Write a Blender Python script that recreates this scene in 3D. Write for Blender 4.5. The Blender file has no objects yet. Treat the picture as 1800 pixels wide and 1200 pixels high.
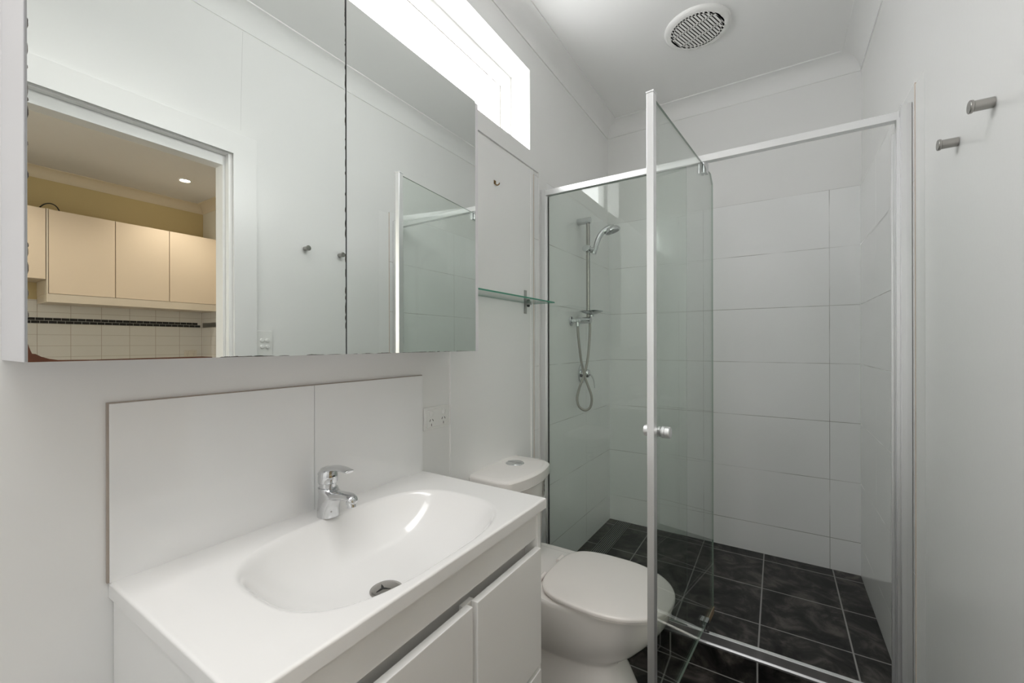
import bpy, bmesh, math, random
from mathutils import Vector, Matrix
random.seed(4)
S = bpy.context.scene
C = S.collection
PI = math.pi

# ------------------------------------------------------------------ camera
W = 1.304          # right tiled wall
YB = 2.712         # back tiled wall
ZC = 2.625         # ceiling
XW = -0.018        # left wall behind vanity
ZF = -0.095        # bathroom floor; the shower floor is a step higher, at 0
YSTEP = 1.772
cam_d = bpy.data.cameras.new('camera')
cam_d.sensor_width = 36.0
cam_d.lens = 735.2046 / 1800.0 * 36.0
cam_d.shift_y = 3.9937 / 1800.0
cam_d.clip_start = 0.02
cam = bpy.data.objects.new('camera', cam_d)
C.objects.link(cam)
cam.matrix_world = (Matrix.Translation((0.9496, 0.0, 1.1689)) @ Matrix.Rotation(0.5647, 4, 'Z')
                    @ Matrix.Rotation(PI / 2, 4, 'X') @ Matrix.Rotation(-0.002, 4, 'Z'))
S.camera = cam

# ------------------------------------------------------------------ world, lights, exposure
wd = bpy.data.worlds.new('world'); S.world = wd; wd.use_nodes = True
wd.node_tree.nodes['Background'].inputs[0].default_value = (0.9, 0.95, 1.0, 1)
wd.node_tree.nodes['Background'].inputs[1].default_value = 0.6
S.view_settings.view_transform = 'Standard'
S.view_settings.look = 'None'
S.view_settings.gamma = 1.0
S.view_settings.use_curve_mapping = False
S.view_settings.exposure = 1.10
S.cycles.use_denoising = True
S.cycles.transparent_max_bounces = 24
S.cycles.max_bounces = 14
S.cycles.diffuse_bounces = 8
S.cycles.glossy_bounces = 8
S.cycles.caustics_reflective = False
S.cycles.caustics_refractive = False
S.cycles.sample_clamp_indirect = 6.0

def area_light(name, loc, rot, sx, sy, power, col):
    l = bpy.data.lights.new(name, 'AREA'); l.shape = 'RECTANGLE'
    l.size = sx; l.size_y = sy; l.energy = power; l.color = col
    o = bpy.data.objects.new(name, l); C.objects.link(o)
    o.location = loc; o.rotation_euler = rot
    return o
WINDOW_STRENGTH = 4.3
area_light('bathroom_ceiling_fill', (0.64, 0.05, 2.60), (0, 0, 0), 0.5, 1.5, 4.1, (1.0, 0.985, 0.97)).data.spread = math.radians(120)  # unseen fill light, added to brighten the room from above
area_light('fill_behind_camera', (0.62, -0.78, 1.35), (PI / 2, 0, PI), 1.2, 2.3, 1.7, (0.97, 0.98, 1.0))  # added soft fill from the rear; the wall there has no window
area_light('kitchen_neutral_fill', (2.6, -0.75, 1.6), (PI / 2, 0, PI), 1.6, 1.4, 18.0, (0.97, 0.98, 1.0))  # added neutral fill to lift the kitchen, with no window behind it

# ------------------------------------------------------------------ materials
def new_mat(name):
    m = bpy.data.materials.new(name); m.use_nodes = True
    return m, m.node_tree, m.node_tree.nodes, m.node_tree.links, m.node_tree.nodes['Principled BSDF']

def pbr(name, col, rough=0.5, metal=0.0, spec=0.5, var=0.0, vscale=6.0, bump=0.0, bscale=60.0, coat=0.0):
    m, nt, N, L, B = new_mat(name)
    B.inputs['Base Color'].default_value = (*col, 1)
    B.inputs['Roughness'].default_value = rough
    B.inputs['Metallic'].default_value = metal
    B.inputs['Specular IOR Level'].default_value = spec
    if coat: B.inputs['Coat Weight'].default_value = coat; B.inputs['Coat Roughness'].default_value = 0.05
    tc = N.new('ShaderNodeTexCoord')
    if var:
        nz = N.new('ShaderNodeTexNoise'); nz.inputs['Scale'].default_value = vscale; nz.inputs['Detail'].default_value = 4
        L.new(tc.outputs['Object'], nz.inputs['Vector'])
        mr = N.new('ShaderNodeMapRange'); mr.inputs['To Min'].default_value = 1 - var; mr.inputs['To Max'].default_value = 1 + var
        L.new(nz.outputs['Fac'], mr.inputs['Value'])
        mx = N.new('ShaderNodeMix'); mx.data_type = 'RGBA'; mx.blend_type = 'MULTIPLY'; mx.inputs[0].default_value = 1
        mx.inputs[6].default_value = (*col, 1); L.new(mr.outputs[0], mx.inputs[7]); L.new(mx.outputs[2], B.inputs['Base Color'])
    if bump:
        nz2 = N.new('ShaderNodeTexNoise'); nz2.inputs['Scale'].default_value = bscale; nz2.inputs['Detail'].default_value = 3
        L.new(tc.outputs['Object'], nz2.inputs['Vector'])
        bp = N.new('ShaderNodeBump'); bp.inputs['Strength'].default_value = bump; bp.inputs['Distance'].default_value = 0.002
        L.new(nz2.outputs['Fac'], bp.inputs['Height']); L.new(bp.outputs[0], B.inputs['Normal'])
    return m

def emit(name, col, strength):
    m, nt, N, L, B = new_mat(name)
    B.inputs['Base Color'].default_value = (0.8, 0.8, 0.8, 1)
    B.inputs['Emission Color'].default_value = (*col, 1)
    B.inputs['Emission Strength'].default_value = strength
    return m

def clear_glass(name, tint):
    m, nt, N, L, B = new_mat(name)
    N.remove(B); out = N['Material Output']
    tr = N.new('ShaderNodeBsdfTransparent'); tr.inputs[0].default_value = (*tint, 1)
    gl = N.new('ShaderNodeBsdfGlossy'); gl.inputs['Roughness'].default_value = 0.0
    lw = N.new('ShaderNodeLayerWeight'); lw.inputs[0].default_value = 0.5
    pw = N.new('ShaderNodeMath'); pw.operation = 'POWER'; pw.inputs[1].default_value = 5
    L.new(lw.outputs['Facing'], pw.inputs[0])
    ma = N.new('ShaderNodeMath'); ma.operation = 'MULTIPLY_ADD'; ma.inputs[1].default_value = 0.96; ma.inputs[2].default_value = 0.04
    L.new(pw.outputs[0], ma.inputs[0])
    mx = N.new('ShaderNodeMixShader'); L.new(ma.outputs[0], mx.inputs[0]); L.new(tr.outputs[0], mx.inputs[1]); L.new(gl.outputs[0], mx.inputs[2])
    L.new(mx.outputs[0], out.inputs['Surface'])
    return m

def grid_tiles(name, tile_col, grout_col, axes, pitch, offs, width, rough, var=0.03, vscale=3.0, slate=False, fade=0.0):
    """tiles on the plane of two object axes; pitch/offs/width in metres"""
    m, nt, N, L, B = new_mat(name)
    tc = N.new('ShaderNodeTexCoord'); sp = N.new('ShaderNodeSeparateXYZ'); L.new(tc.outputs['Object'], sp.inputs[0])
    lines = []
    for k in range(2):
        src = sp.outputs['XYZ'.index(axes[k])]
        a = N.new('ShaderNodeMath'); a.operation = 'SUBTRACT'; a.inputs[1].default_value = offs[k] - 50 * pitch[k]; L.new(src, a.inputs[0])
        d = N.new('ShaderNodeMath'); d.operation = 'PINGPONG'; d.inputs[1].default_value = pitch[k] / 2; L.new(a.outputs[0], d.inputs[0])
        c = N.new('ShaderNodeMapRange'); c.inputs['From Min'].default_value = width[k] * 0.35; c.inputs['From Max'].default_value = width[k] * 0.65
        c.inputs['To Min'].default_value = 1; c.inputs['To Max'].default_value = 0; L.new(d.outputs[0], c.inputs['Value'])
        lines.append(c.outputs[0])
    mxm = N.new('ShaderNodeMath'); mxm.operation = 'MAXIMUM'; L.new(lines[0], mxm.inputs[0]); L.new(lines[1], mxm.inputs[1])
    fac = mxm.outputs[0]
    if fade:   # old grout: the dirt in the joint comes and goes
        nf = N.new('ShaderNodeTexNoise'); nf.inputs['Scale'].default_value = 5; nf.inputs['Detail'].default_value = 2; L.new(tc.outputs['Object'], nf.inputs['Vector'])
        fr = N.new('ShaderNodeMapRange'); fr.inputs['From Min'].default_value = 0.35; fr.inputs['From Max'].default_value = 0.65
        fr.inputs['To Min'].default_value = 1 - fade; fr.inputs['To Max'].default_value = 1; L.new(nf.outputs['Fac'], fr.inputs['Value'])
        mu = N.new('ShaderNodeMath'); mu.operation = 'MULTIPLY'; L.new(fac, mu.inputs[0]); L.new(fr.outputs[0], mu.inputs[1]); colfac = mu.outputs[0]
    else:
        colfac = fac
    nz = N.new('ShaderNodeTexNoise'); nz.inputs['Scale'].default_value = vscale; nz.inputs['Detail'].default_value = 8; nz.inputs['Roughness'].default_value = 0.65
    L.new(tc.outputs['Object'], nz.inputs['Vector'])
    if slate:
        nz.inputs['Distortion'].default_value = 0.7; B.inputs['Specular IOR Level'].default_value = 0.22
        cr = N.new('ShaderNodeValToRGB'); e = cr.color_ramp.elements; cr.color_ramp.interpolation = 'LINEAR'
        e[0].position = 0.38; e[0].color = (tile_col[0] * .25, tile_col[1] * .25, tile_col[2] * .26, 1)
        e[1].position = 0.66; e[1].color = (tile_col[0] * 4.2, tile_col[1] * 4.0, tile_col[2] * 3.8, 1)
        mid = e.new(0.5); mid.color = (*tile_col, 1)
        L.new(nz.outputs['Fac'], cr.inputs[0]); tcol = cr.outputs[0]
    else:
        mr = N.new('ShaderNodeMapRange'); mr.inputs['To Min'].default_value = 1 - var; mr.inputs['To Max'].default_value = 1 + var; L.new(nz.outputs['Fac'], mr.inputs['Value'])
        mm = N.new('ShaderNodeMix'); mm.data_type = 'RGBA'; mm.blend_type = 'MULTIPLY'; mm.inputs[0].default_value = 1
        mm.inputs[6].default_value = (*tile_col, 1); L.new(mr.outputs[0], mm.inputs[7]); tcol = mm.outputs[2]
    mx = N.new('ShaderNodeMix'); mx.data_type = 'RGBA'; L.new(colfac, mx.inputs[0]); L.new(tcol, mx.inputs[6]); mx.inputs[7].default_value = (*grout_col, 1)
    L.new(mx.outputs[2], B.inputs['Base Color'])
    rr = N.new('ShaderNodeMapRange'); rr.inputs['To Min'].default_value = rough; rr.inputs['To Max'].default_value = 0.7; L.new(fac, rr.inputs['Value']); L.new(rr.outputs[0], B.inputs['Roughness'])
    inv = N.new('ShaderNodeMath'); inv.operation = 'SUBTRACT'; inv.inputs[0].default_value = 1; L.new(fac, inv.inputs[1])
    bp = N.new('ShaderNodeBump'); bp.inputs['Strength'].default_value = 0.35; bp.inputs['Distance'].default_value = 0.0012; L.new(inv.outputs[0], bp.inputs['Height'])
    if slate:
        bp2 = N.new('ShaderNodeBump'); bp2.inputs['Strength'].default_value = 0.25; bp2.inputs['Distance'].default_value = 0.002
        L.new(nz.outputs['Fac'], bp2.inputs['Height']); L.new(bp.outputs[0], bp2.inputs['Normal']); L.new(bp2.outputs[0], B.inputs['Normal'])
    else:
        L.new(bp.outputs[0], B.inputs['Normal'])
    return m

M = dict(
    wall=pbr('wall_paint', (0.855, 0.855, 0.845), 0.25, var=0.012, vscale=2, bump=0.05, bscale=90),
    sheet=pbr('wall_sheet_paint', (0.90, 0.90, 0.895), 0.25, var=0.012, vscale=2),
    ceiling=pbr('ceiling_paint', (0.85, 0.85, 0.84), 0.8, bump=0.05, bscale=80),
    trim=pbr('trim_gloss_paint', (0.84, 0.84, 0.83), 0.3),
    window_trim=pbr('window_paint', (0.84, 0.84, 0.82), 0.35, var=0.03, vscale=9),
    mirror=pbr('mirror_silver', (0.86, 0.885, 0.86), 0.0, metal=1.0),
    mirror_edge=pbr('mirror_edge_grey', (0.16, 0.17, 0.17), 0.3),
    rust=pbr('lost_silvering', (0.10, 0.030, 0.012), 0.45, var=0.35, vscale=60),
    splash=pbr('gloss_splash_tile', (0.88, 0.885, 0.885), 0.05, coat=0.3),
    polished=pbr('polished_sill', (0.74, 0.74, 0.75), 0.20, metal=1.0),
    flake=pbr('dark_flakes', (0.10, 0.085, 0.07), 0.6, var=0.4, vscale=80),
    melamine=pbr('white_melamine', (0.74, 0.73, 0.75), 0.28),
    lacquer=pbr('gloss_lacquer', (0.87, 0.868, 0.855), 0.16, var=0.01),
    stone=pbr('vanity_polymarble', (0.88, 0.875, 0.865), 0.12, coat=0.4),
    china=pbr('vitreous_china', (0.86, 0.83, 0.805), 0.09, coat=0.4),
    seat=pbr('toilet_plastic', (0.90, 0.855, 0.825), 0.2),
    chrome=pbr('chrome', (0.66, 0.67, 0.68), 0.07, metal=1.0),
    satin=pbr('satin_steel', (0.40, 0.385, 0.365), 0.22, metal=1.0),
    brushed=pbr('brushed_steel', (0.42, 0.42, 0.41), 0.35, metal=1.0),
    alu=pbr('polished_aluminium', (0.86, 0.865, 0.87), 0.34, metal=0.9),
    alu_dark=pbr('dark_grey_aluminium', (0.35, 0.36, 0.36), 0.35, metal=1.0),  # plain darker metal for the button split and spray face
    brass=pbr('aged_brass', (0.24, 0.14, 0.05), 0.4, metal=1.0),
    hose=pbr('steel_hose', (0.40, 0.38, 0.35), 0.28, metal=1.0, bump=0.6, bscale=500),
    plastic=pbr('white_plastic', (0.82, 0.82, 0.80), 0.3),
    vent=pbr('vent_plastic', (0.84, 0.84, 0.82), 0.45),
    black=pbr('dark_void', (0.012, 0.012, 0.012), 0.6),
    rubber=pbr('black_rubber', (0.02, 0.02, 0.02), 0.5),
    edging=pbr('shaded_tile_caulk', (0.40, 0.345, 0.30), 0.6, var=0.2, vscale=20),  # splashback caulk, its colour darkened to paint in the shadow along it
    beige=pbr('beige_plastic', (0.66, 0.61, 0.54), 0.35),
    crack=pbr('hairline_joint', (0.52, 0.52, 0.50), 0.7),
    caulk=pbr('aged_caulk', (0.62, 0.52, 0.44), 0.6, var=0.2, vscale=20),
    tape=pbr('brown_seal', (0.42, 0.31, 0.19), 0.6, var=0.2, vscale=40),
    glass=clear_glass('shower_glass', (0.946, 0.973, 0.954)),
    glass_edge=pbr('glass_edge_green', (0.33, 0.42, 0.36), 0.15),
    shelf_glass=clear_glass('shelf_glass', (0.95, 0.985, 0.965)),
    shelf_edge=pbr('shelf_edge_green', (0.07, 0.29, 0.20), 0.15),
    frosted=emit('frosted_window_glass', (0.985, 0.99, 1.0), WINDOW_STRENGTH),
    yellow=pbr('yellow_wall_paint', (0.56, 0.45, 0.24), 0.6, bump=0.05),
    kcream=pbr('kitchen_cream_paint', (0.66, 0.63, 0.55), 0.6),
    kceiling=pbr('kitchen_ceiling_paint', (0.66, 0.65, 0.64), 0.8),
    ktrim=pbr('kitchen_cornice_paint', (0.68, 0.60, 0.47), 0.7),
    kcab=pbr('cream_gloss_cabinet', (0.74, 0.61, 0.475), 0.10, coat=0.3),
    kcab_edge=pbr('cream_cabinet_edge', (0.66, 0.58, 0.48), 0.3),
    kfloor=pbr('kitchen_floor', (0.30, 0.27, 0.24), 0.4, var=0.15),
    lamp=emit('lit_lamp', (1.0, 0.86, 0.66), 40.0),
    ink=pbr('black_ink', (0.02, 0.02, 0.02), 0.5),
    sticker=pbr('white_sticker', (0.78, 0.77, 0.74), 0.4),
)
Z1 = 0.1632
M['tile_back'] = grid_tiles('white_wall_tile_back', (0.89, 0.895, 0.89), (0.30, 0.29, 0.265), 'XZ', (0.6, 0.3), (1.180, Z1), (0.0022, 0.0024), 0.07, var=0.01, fade=0.85)
M['tile_side'] = grid_tiles('white_wall_tile_side', (0.89, 0.895, 0.89), (0.30, 0.29, 0.265), 'YZ', (0.6, 0.3), (2.321, Z1), (0.0022, 0.0024), 0.07, var=0.01, fade=0.85)
M['slate'] = grid_tiles('black_floor_tile', (0.025, 0.0235, 0.0225), (0.34, 0.33, 0.32), 'XY', (0.304, 0.306), (0.887, 2.020), (0.0055, 0.0055), 0.30, vscale=9, slate=True)
M['slate_out'] = grid_tiles('black_floor_tile_outside', (0.025, 0.0232, 0.0220), (0.34, 0.33, 0.32), 'XY', (0.304, 0.306), (0.887, 1.637), (0.0055, 0.0055), 0.30, vscale=9, slate=True)
M['slate_riser'] = grid_tiles('black_step_riser_tile', (0.025, 0.0232, 0.0220), (0.34, 0.33, 0.32), 'XZ', (0.304, 1.0), (0.887, ZF), (0.0055, 0.008), 0.30, vscale=9, slate=True)
M['ktile'] = grid_tiles('kitchen_wall_tile', (0.70, 0.68, 0.65), (0.42, 0.37, 0.32), 'YZ', (0.204, 0.098), (1.0614, 1.257), (0.004, 0.003), 0.12, var=0.03)
M['ktile_side'] = grid_tiles('kitchen_side_tile', (0.70, 0.68, 0.65), (0.42, 0.37, 0.32), 'XZ', (0.204, 0.098), (4.75, 1.257), (0.004, 0.003), 0.12, var=0.03)

# ------------------------------------------------------------------ mesh helpers
def obj(name, bm, mats, parent=None, smooth=True, angle=0.6):
    if not isinstance(mats, (list, tuple)): mats = [mats]
    bmesh.ops.recalc_face_normals(bm, faces=bm.faces[:])
    me = bpy.data.meshes.new(name); bm.to_mesh(me); bm.free()
    for m in mats: me.materials.append(m)
    if smooth:
        for p in me.polygons: p.use_smooth = True
        me.set_sharp_from_angle(angle=angle)
    o = bpy.data.objects.new(name, me); C.objects.link(o)
    if smooth:
        wn = o.modifiers.new('weighted_normal', 'WEIGHTED_NORMAL'); wn.keep_sharp = True; wn.mode = 'FACE_AREA'
    if parent is not None:
        o.parent = parent
        # geometry is modelled in world coordinates: undo the parents' placement
        p = parent; off = Vector((0, 0, 0))
        while p is not None:
            off += p.location; p = p.parent
        o.matrix_parent_inverse = Matrix.Identity(4)
        me.transform(Matrix.Translation(-off))
    return o

def thing(name, label, cat, loc, group=None):
    o = bpy.data.objects.new(name, None); o.empty_display_size = 0.05; C.objects.link(o); o.location = loc
    o['label'] = label; o['category'] = cat
    if group: o['group'] = group
    return o

def tag(o, label, cat, group=None):
    o['label'] = label; o['category'] = cat
    if group: o['group'] = group
    return o

def struct(name, bm, mats, **k):
    o = obj(name, bm, mats, **k); o['kind'] = 'structure'; return o

def nb(): return bmesh.new()

def box(bm, x0, x1, y0, y1, z0, z1, bev=0.0, seg=2, mi=0):
    vs = [bm.verts.new((x, y, z)) for z in (z0, z1) for y in (y0, y1) for x in (x0, x1)]
    F = [(0, 2, 3, 1), (4, 5, 7, 6), (0, 1, 5, 4), (2, 6, 7, 3), (0, 4, 6, 2), (1, 3, 7, 5)]
    fs = [bm.faces.new([vs[i] for i in f]) for f in F]
    for f in fs: f.material_index = mi
    if bev:
        es = list({e for f in fs for e in f.edges})
        r = bmesh.ops.bevel(bm, geom=es, offset=bev, segments=seg, profile=0.5, affect='EDGES')
        for f in r['faces']: f.material_index = mi
    return fs

def basis(d):
    d = Vector(d).normalized()
    a = Vector((0, 0, 1)) if abs(d.z) < 0.9 else Vector((1, 0, 0))
    u = d.cross(a).normalized(); v = d.cross(u).normalized()
    return u, v

def rings(bm, rs, cap0=True, cap1=True, mi=0):
    """bridge successive rings (lists of points)"""
    R = [[bm.verts.new(p) for p in r] for r in rs]
    n = len(R[0])
    for a, b in zip(R, R[1:]):
        for i in range(n):
            f = bm.faces.new((a[i], a[(i + 1) % n], b[(i + 1) % n], b[i])); f.material_index = mi
    if cap0: bm.faces.new(R[0][::-1]).material_index = mi
    if cap1: bm.faces.new(R[-1]).material_index = mi

def cyl(bm, p0, p1, r0, r1=None, n=24, mi=0, bev=0.0):
    p0 = Vector(p0); p1 = Vector(p1); r1 = r0 if r1 is None else r1
    u, v = basis(p1 - p0); d = (p1 - p0).normalized()
    def ring(c, r): return [c + u * (r * math.cos(2 * PI * i / n)) + v * (r * math.sin(2 * PI * i / n)) for i in range(n)]
    if bev:
        rs = [ring(p0, r0 - bev), ring(p0 + d * bev * .35, r0 - bev * .35), ring(p0 + d * bev, r0), ring(p1 - d * bev, r1), ring(p1 - d * bev * .35, r1 - bev * .35), ring(p1, r1 - bev)]
    else:
        rs = [ring(p0, r0), ring(p1, r1)]
    rings(bm, rs, mi=mi)

def lathe(bm, base, axis, prof, n=32, mi=0):
    """prof: (radius, height) pairs along axis from base"""
    base = Vector(base); d = Vector(axis).normalized(); u, v = basis(d)
    rs = [[base + d * h + u * (max(r, 1e-4) * math.cos(2 * PI * i / n)) + v * (max(r, 1e-4) * math.sin(2 * PI * i / n)) for i in range(n)] for r, h in prof]
    rings(bm, rs, mi=mi)

def smooth_path(pts, k=8):
    P = [Vector(p) for p in pts]; P = [P[0] * 2 - P[1]] + P + [P[-1] * 2 - P[-2]]
    out = []
    for i in range(1, len(P) - 2):
        a, b, c, d = P[i - 1:i + 3]
        for j in range(k):
            t = j / k
            out.append(0.5 * ((2 * b) + (c - a) * t + (2 * a - 5 * b + 4 * c - d) * t * t + (3 * b - a - 3 * c + d) * t ** 3))
    out.append(P[-2]); return out

def tube(bm, pts, r, n=12, k=8, mi=0, flat=None):
    path = smooth_path(pts, k) if k else [Vector(p) for p in pts]
    m = len(path); rr = (lambda i: r) if not callable(r) else (lambda i: r(i / (m - 1)))
    u = None; rs = []
    for i, p in enumerate(path):
        t = (path[min(i + 1, m - 1)] - path[max(i - 1, 0)]).normalized()
        if u is None: u, v = basis(t)
        u = (u - t * u.dot(t)).normalized(); v = t.cross(u)
        q = rr(i)
        ru, rv = q if isinstance(q, tuple) else (q, q)
        rs.append([p + u * (ru * math.cos(2 * PI * j / n)) + v * (rv * math.sin(2 * PI * j / n)) for j in range(n)])
    rings(bm, rs, mi=mi)

def sup(cx, cy, rx0, rx1, ry, n, z, k=64, dn=None):
    """superellipse ring with different back (rx0) and front (rx1) lengths and exponents"""
    out = []
    for i in range(k):
        t = 2 * PI * i / k; c, s = math.cos(t), math.sin(t)
        e = n if c >= 0 else (dn or n)
        rx = rx1 if c >= 0 else rx0
        out.append((cx + rx * math.copysign(abs(c) ** (2 / e), c), cy + ry * math.copysign(abs(s) ** (2 / e), s), z))
    return out

def prism(bm, poly, axis, a, b, mi=0, edge_mi=None):
    """extrude a 2-D polygon (other two axes in xyz order) from a to b along axis"""
    def p3(p, t):
        q = list(p); q.insert('xyz'.index(axis), t); return q
    A = [bm.verts.new(p3(p, a)) for p in poly]; B = [bm.verts.new(p3(p, b)) for p in poly]
    n = len(poly)
    bm.faces.new(A[::-1]).material_index = mi; bm.faces.new(B).material_index = mi
    for i in range(n):
        bm.faces.new((A[i], A[(i + 1) % n], B[(i + 1) % n], B[i])).material_index = mi if edge_mi is None else edge_mi

# ------------------------------------------------------------------ room shell
XU = -0.010                      # upper left wall above the sheet lining
WN = W + 0.006                   # right wall by the camera (the tile stands a little proud)
Y0 = -0.80                       # wall behind the camera
bm = nb(); box(bm, -0.16, WN + 0.1, Y0 - .1, YSTEP + .02, -0.2, ZF); struct('floor', bm, M['slate_out'], smooth=False)
bm = nb(); box(bm, -0.03, W + .02, YSTEP, YB + .02, -0.2, 0.0); struct('floor_shower', bm, M['slate'], smooth=False)
bm = nb(); box(bm, -0.012, W, YSTEP - .0006, YSTEP, ZF, -.001); struct('trim_14', bm, M['slate_riser'], smooth=False)
bm = nb(); box(bm, -0.20, WN + 0.1, Y0 - .1, YB + .1, ZC, ZC + .08); struct('ceiling', bm, M['ceiling'], smooth=False)

# left wall with the high window opening
WY0, WY1, WZ0, WZ1 = 0.62, 1.671, 2.060, 2.427
bm = nb()
XO = -0.17
box(bm, XO, XU, Y0, WY0, 1.984, ZC); box(bm, XO, XU, WY1, YB + .02, 1.984, ZC)
box(bm, XO, XU, WY0, WY1, 1.984, WZ0); box(bm, XO, XU, WY0, WY1, WZ1, ZC)
box(bm, XO, XW, Y0, 1.756, ZF - .1, 1.984); box(bm, XO, XU, 1.756, YB + .02, ZF - .1, 1.984)
struct('wall_left', bm, M['wall'], smooth=False)
# thin lining sheet beside the basin, with its rounded end bead
bm = nb(); box(bm, XW - .001, -0.0135, 1.1185, 1.686, ZF, 1.978)
struct('trim_1', bm, M['sheet'], smooth=False)
bm = nb(); box(bm, XW - .001, -0.0095, 1.682, 1.7045, ZF, 1.979, bev=0.003)
struct('trim_2', bm, M['trim'])
bm = nb(); box(bm, XW - .001, -0.0115, 1.7045, 1.712, ZF, 1.962)
struct('trim_3', bm, M['caulk'], smooth=False)
# back wall, wall behind camera
bm = nb(); box(bm, -0.16, WN + .1, YB + 0.008, YB + .12, ZF - .1, ZC); struct('wall_back', bm, M['wall'], smooth=False)
bm = nb(); box(bm, -0.16, WN + .1, Y0 - .1, Y0, ZF - .1, ZC); struct('wall_front', bm, M['wall'], smooth=False)
# right wall with the doorway
DY0, DY1, DZ = 0.03, 0.872, 1.990
bm = nb()
box(bm, WN, 1.404, Y0, DY0, ZF - .1, ZC); box(bm, WN, 1.404, DY1, YB + .02, ZF - .1, ZC); box(bm, WN, 1.404, DY0, DY1, DZ, ZC)
struct('wall_right', bm, M['wall'], smooth=False)

# tile cladding in the shower
TT = 1.963
def xl(y): return -0.012 + 0.016 * (y - 1.712)
bm = nb()
vs = [(-0.05, 1.712), (xl(1.712), 1.712), (xl(YB), YB), (-0.05, YB)]
prism(bm, vs, 'z', ZF, TT); struct('wall_shower_left', bm, M['tile_side'], smooth=False)
bm = nb(); box(bm, -0.03, W + .02, YB, YB + .012, 0.0, TT); struct('wall_shower_back', bm, M['tile_back'], smooth=False)
bm = nb(); box(bm, W, W + .02, 1.727, YB + .004, ZF, TT); struct('wall_shower_right', bm, M['tile_side'], smooth=False)
# plaster fillet where the right-hand tiling stops, and the aged sealant in front of it
bm = nb()
prism(bm, [(W + .0005, 1.7265), (WN + .002, 1.7265), (WN + .002, 1.648), (WN - .0012, 1.654), (W + .0035, 1.70)], 'z', ZF, 1.952)
struct('trim_4', bm, M['trim'], angle=0.9)
bm = nb(); box(bm, W - .0008, W + .003, 1.7235, 1.7275, ZF, 1.957); struct('trim_5', bm, M['caulk'], smooth=False)

# coved cornices
def cornice(name, kind, a, b, wall, zc=ZC, mat=None, inv=1, d=0.082, h=0.081, mitre=(1, 1)):
    """kind 'y': runs along y on a wall at x=wall, projecting by inv; 'x' runs along x on wall y=wall"""
    prof = [(0.0, zc - h - .004), (0.0045, zc - h - .004), (0.0045, zc - h)]
    for i in range(13):
        t = i / 12 * PI / 2
        prof.append((0.0045 + (d - .0105) * (1 - math.cos(t)), zc - h + (h - .006) * math.sin(t)))
    prof += [(d, zc - .006), (d, zc + .001), (0.0, zc + .001)]
    bm = nb(); R = []
    for k, e in enumerate((a, b)):
        ring = []
        for off, z in prof:
            s = 1 if k == 0 else -1
            pos = e + s * off * mitre[k]
            ring.append((wall + inv * off, pos, z) if kind == 'y' else (pos, wall + inv * off, z))
        R.append(ring)
    rings(bm, R)
    return struct(name, bm, mat or M['ceiling'], angle=0.5)
cornice('trim_6', 'y', Y0, YB + .008, XU)
cornice('trim_7', 'x', XU, WN, YB + .008, inv=-1)
cornice('trim_8', 'y', Y0, YB + .008, WN, inv=-1)
cornice('trim_9', 'x', XU, WN, Y0)

bm = nb(); prism(bm, [(.9060, 2.10), (.9066, 2.10), (.9090, 2.25), (.9125, 2.40), (.9160, 2.535), (.9154, 2.535), (.9119, 2.40), (.9084, 2.25)], 'x', WN - .0004, WN + .001)
struct('trim_15', bm, M['crack'], smooth=False)
# window: painted frame, frosted pane
t = bpy.data.objects.new('window_1', None); C.objects.link(t); t['kind'] = 'structure'
t.location = (-0.13, (WY0 + WY1) / 2, WZ0)
fr = 0.030
bm = nb()
box(bm, -0.168, -0.112, WY1 - fr, WY1, WZ0, WZ1, .002); box(bm, -0.168, -0.112, WY0, WY0 + fr, WZ0, WZ1, .002)
box(bm, -0.168, -0.1125, WY0 + fr, WY1 - fr, WZ1 - fr - .012, WZ1, .002); box(bm, -0.168, -0.1125, WY0 + fr, WY1 - fr, WZ0, WZ0 + fr, .002)
o = obj('window_frame', bm, M['window_trim'], t); o['kind'] = 'structure'
bm = nb(); box(bm, -0.160, -0.154, WY0 + fr - .004, WY1 - fr + .004, WZ0 + fr - .004, WZ1 - fr - .008)
o = obj('window_glass', bm, M['frosted'], t, smooth=False); o['kind'] = 'structure'
bm = nb()
box(bm, -0.154, -0.151, WY1 - fr - .0025, WY1 - fr + .001, WZ0 + fr, WZ1 - fr - .012); box(bm, -0.154, -0.151, WY0 + fr, WY1 - fr, WZ1 - fr - .0145, WZ1 - fr - .011)
o = obj('window_seal', bm, M['flake'], t, smooth=False); o['kind'] = 'structure'

# doorway: lining, stop and architraves (bathroom side)
t = bpy.data.objects.new('door_1', None); C.objects.link(t); t['kind'] = 'structure'; t.location = (1.35, .45, 0)
bm = nb()
box(bm, WN - .001, 1.405, DY1 - .014, DY1, ZF, DZ, .001); box(bm, WN - .001, 1.405, DY0, DY0 + .014, ZF, DZ, .001); box(bm, WN - .001, 1.405, DY0 + .014, DY1 - .014, DZ - .012, DZ, .001)
o = obj('door_jamb', bm, M['trim'], t); o['kind'] = 'structure'
bm = nb()
box(bm, WN + .028, 1.402, DY1 - .024, DY1 - .0142, ZF, DZ - .0122, .001); box(bm, WN + .028, 1.402, DY0 + .0142, DY0 + .024, ZF, DZ - .0122, .001)
box(bm, WN + .028, 1.402, DY0 + .024, DY1 - .024, DZ - .055, DZ - .0122, .001)
o = obj('door_stop', bm, M['trim'], t); o['kind'] = 'structure'
bm = nb()
aw = 0.092; xa0, xa1 = WN - .018, WN - .0005
ao = DY1 + aw + .002; ah = DZ + .085
prism(bm, [(DY1 + .002, ZF), (ao, ZF), (ao, ah), (DY0 - .002 - aw, ah), (DY0 - .002 - aw, ZF), (DY0 - .002, ZF), (DY0 - .002, DZ - .004), (DY1 + .002, DZ - .004)], 'x', xa0, xa1)
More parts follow.
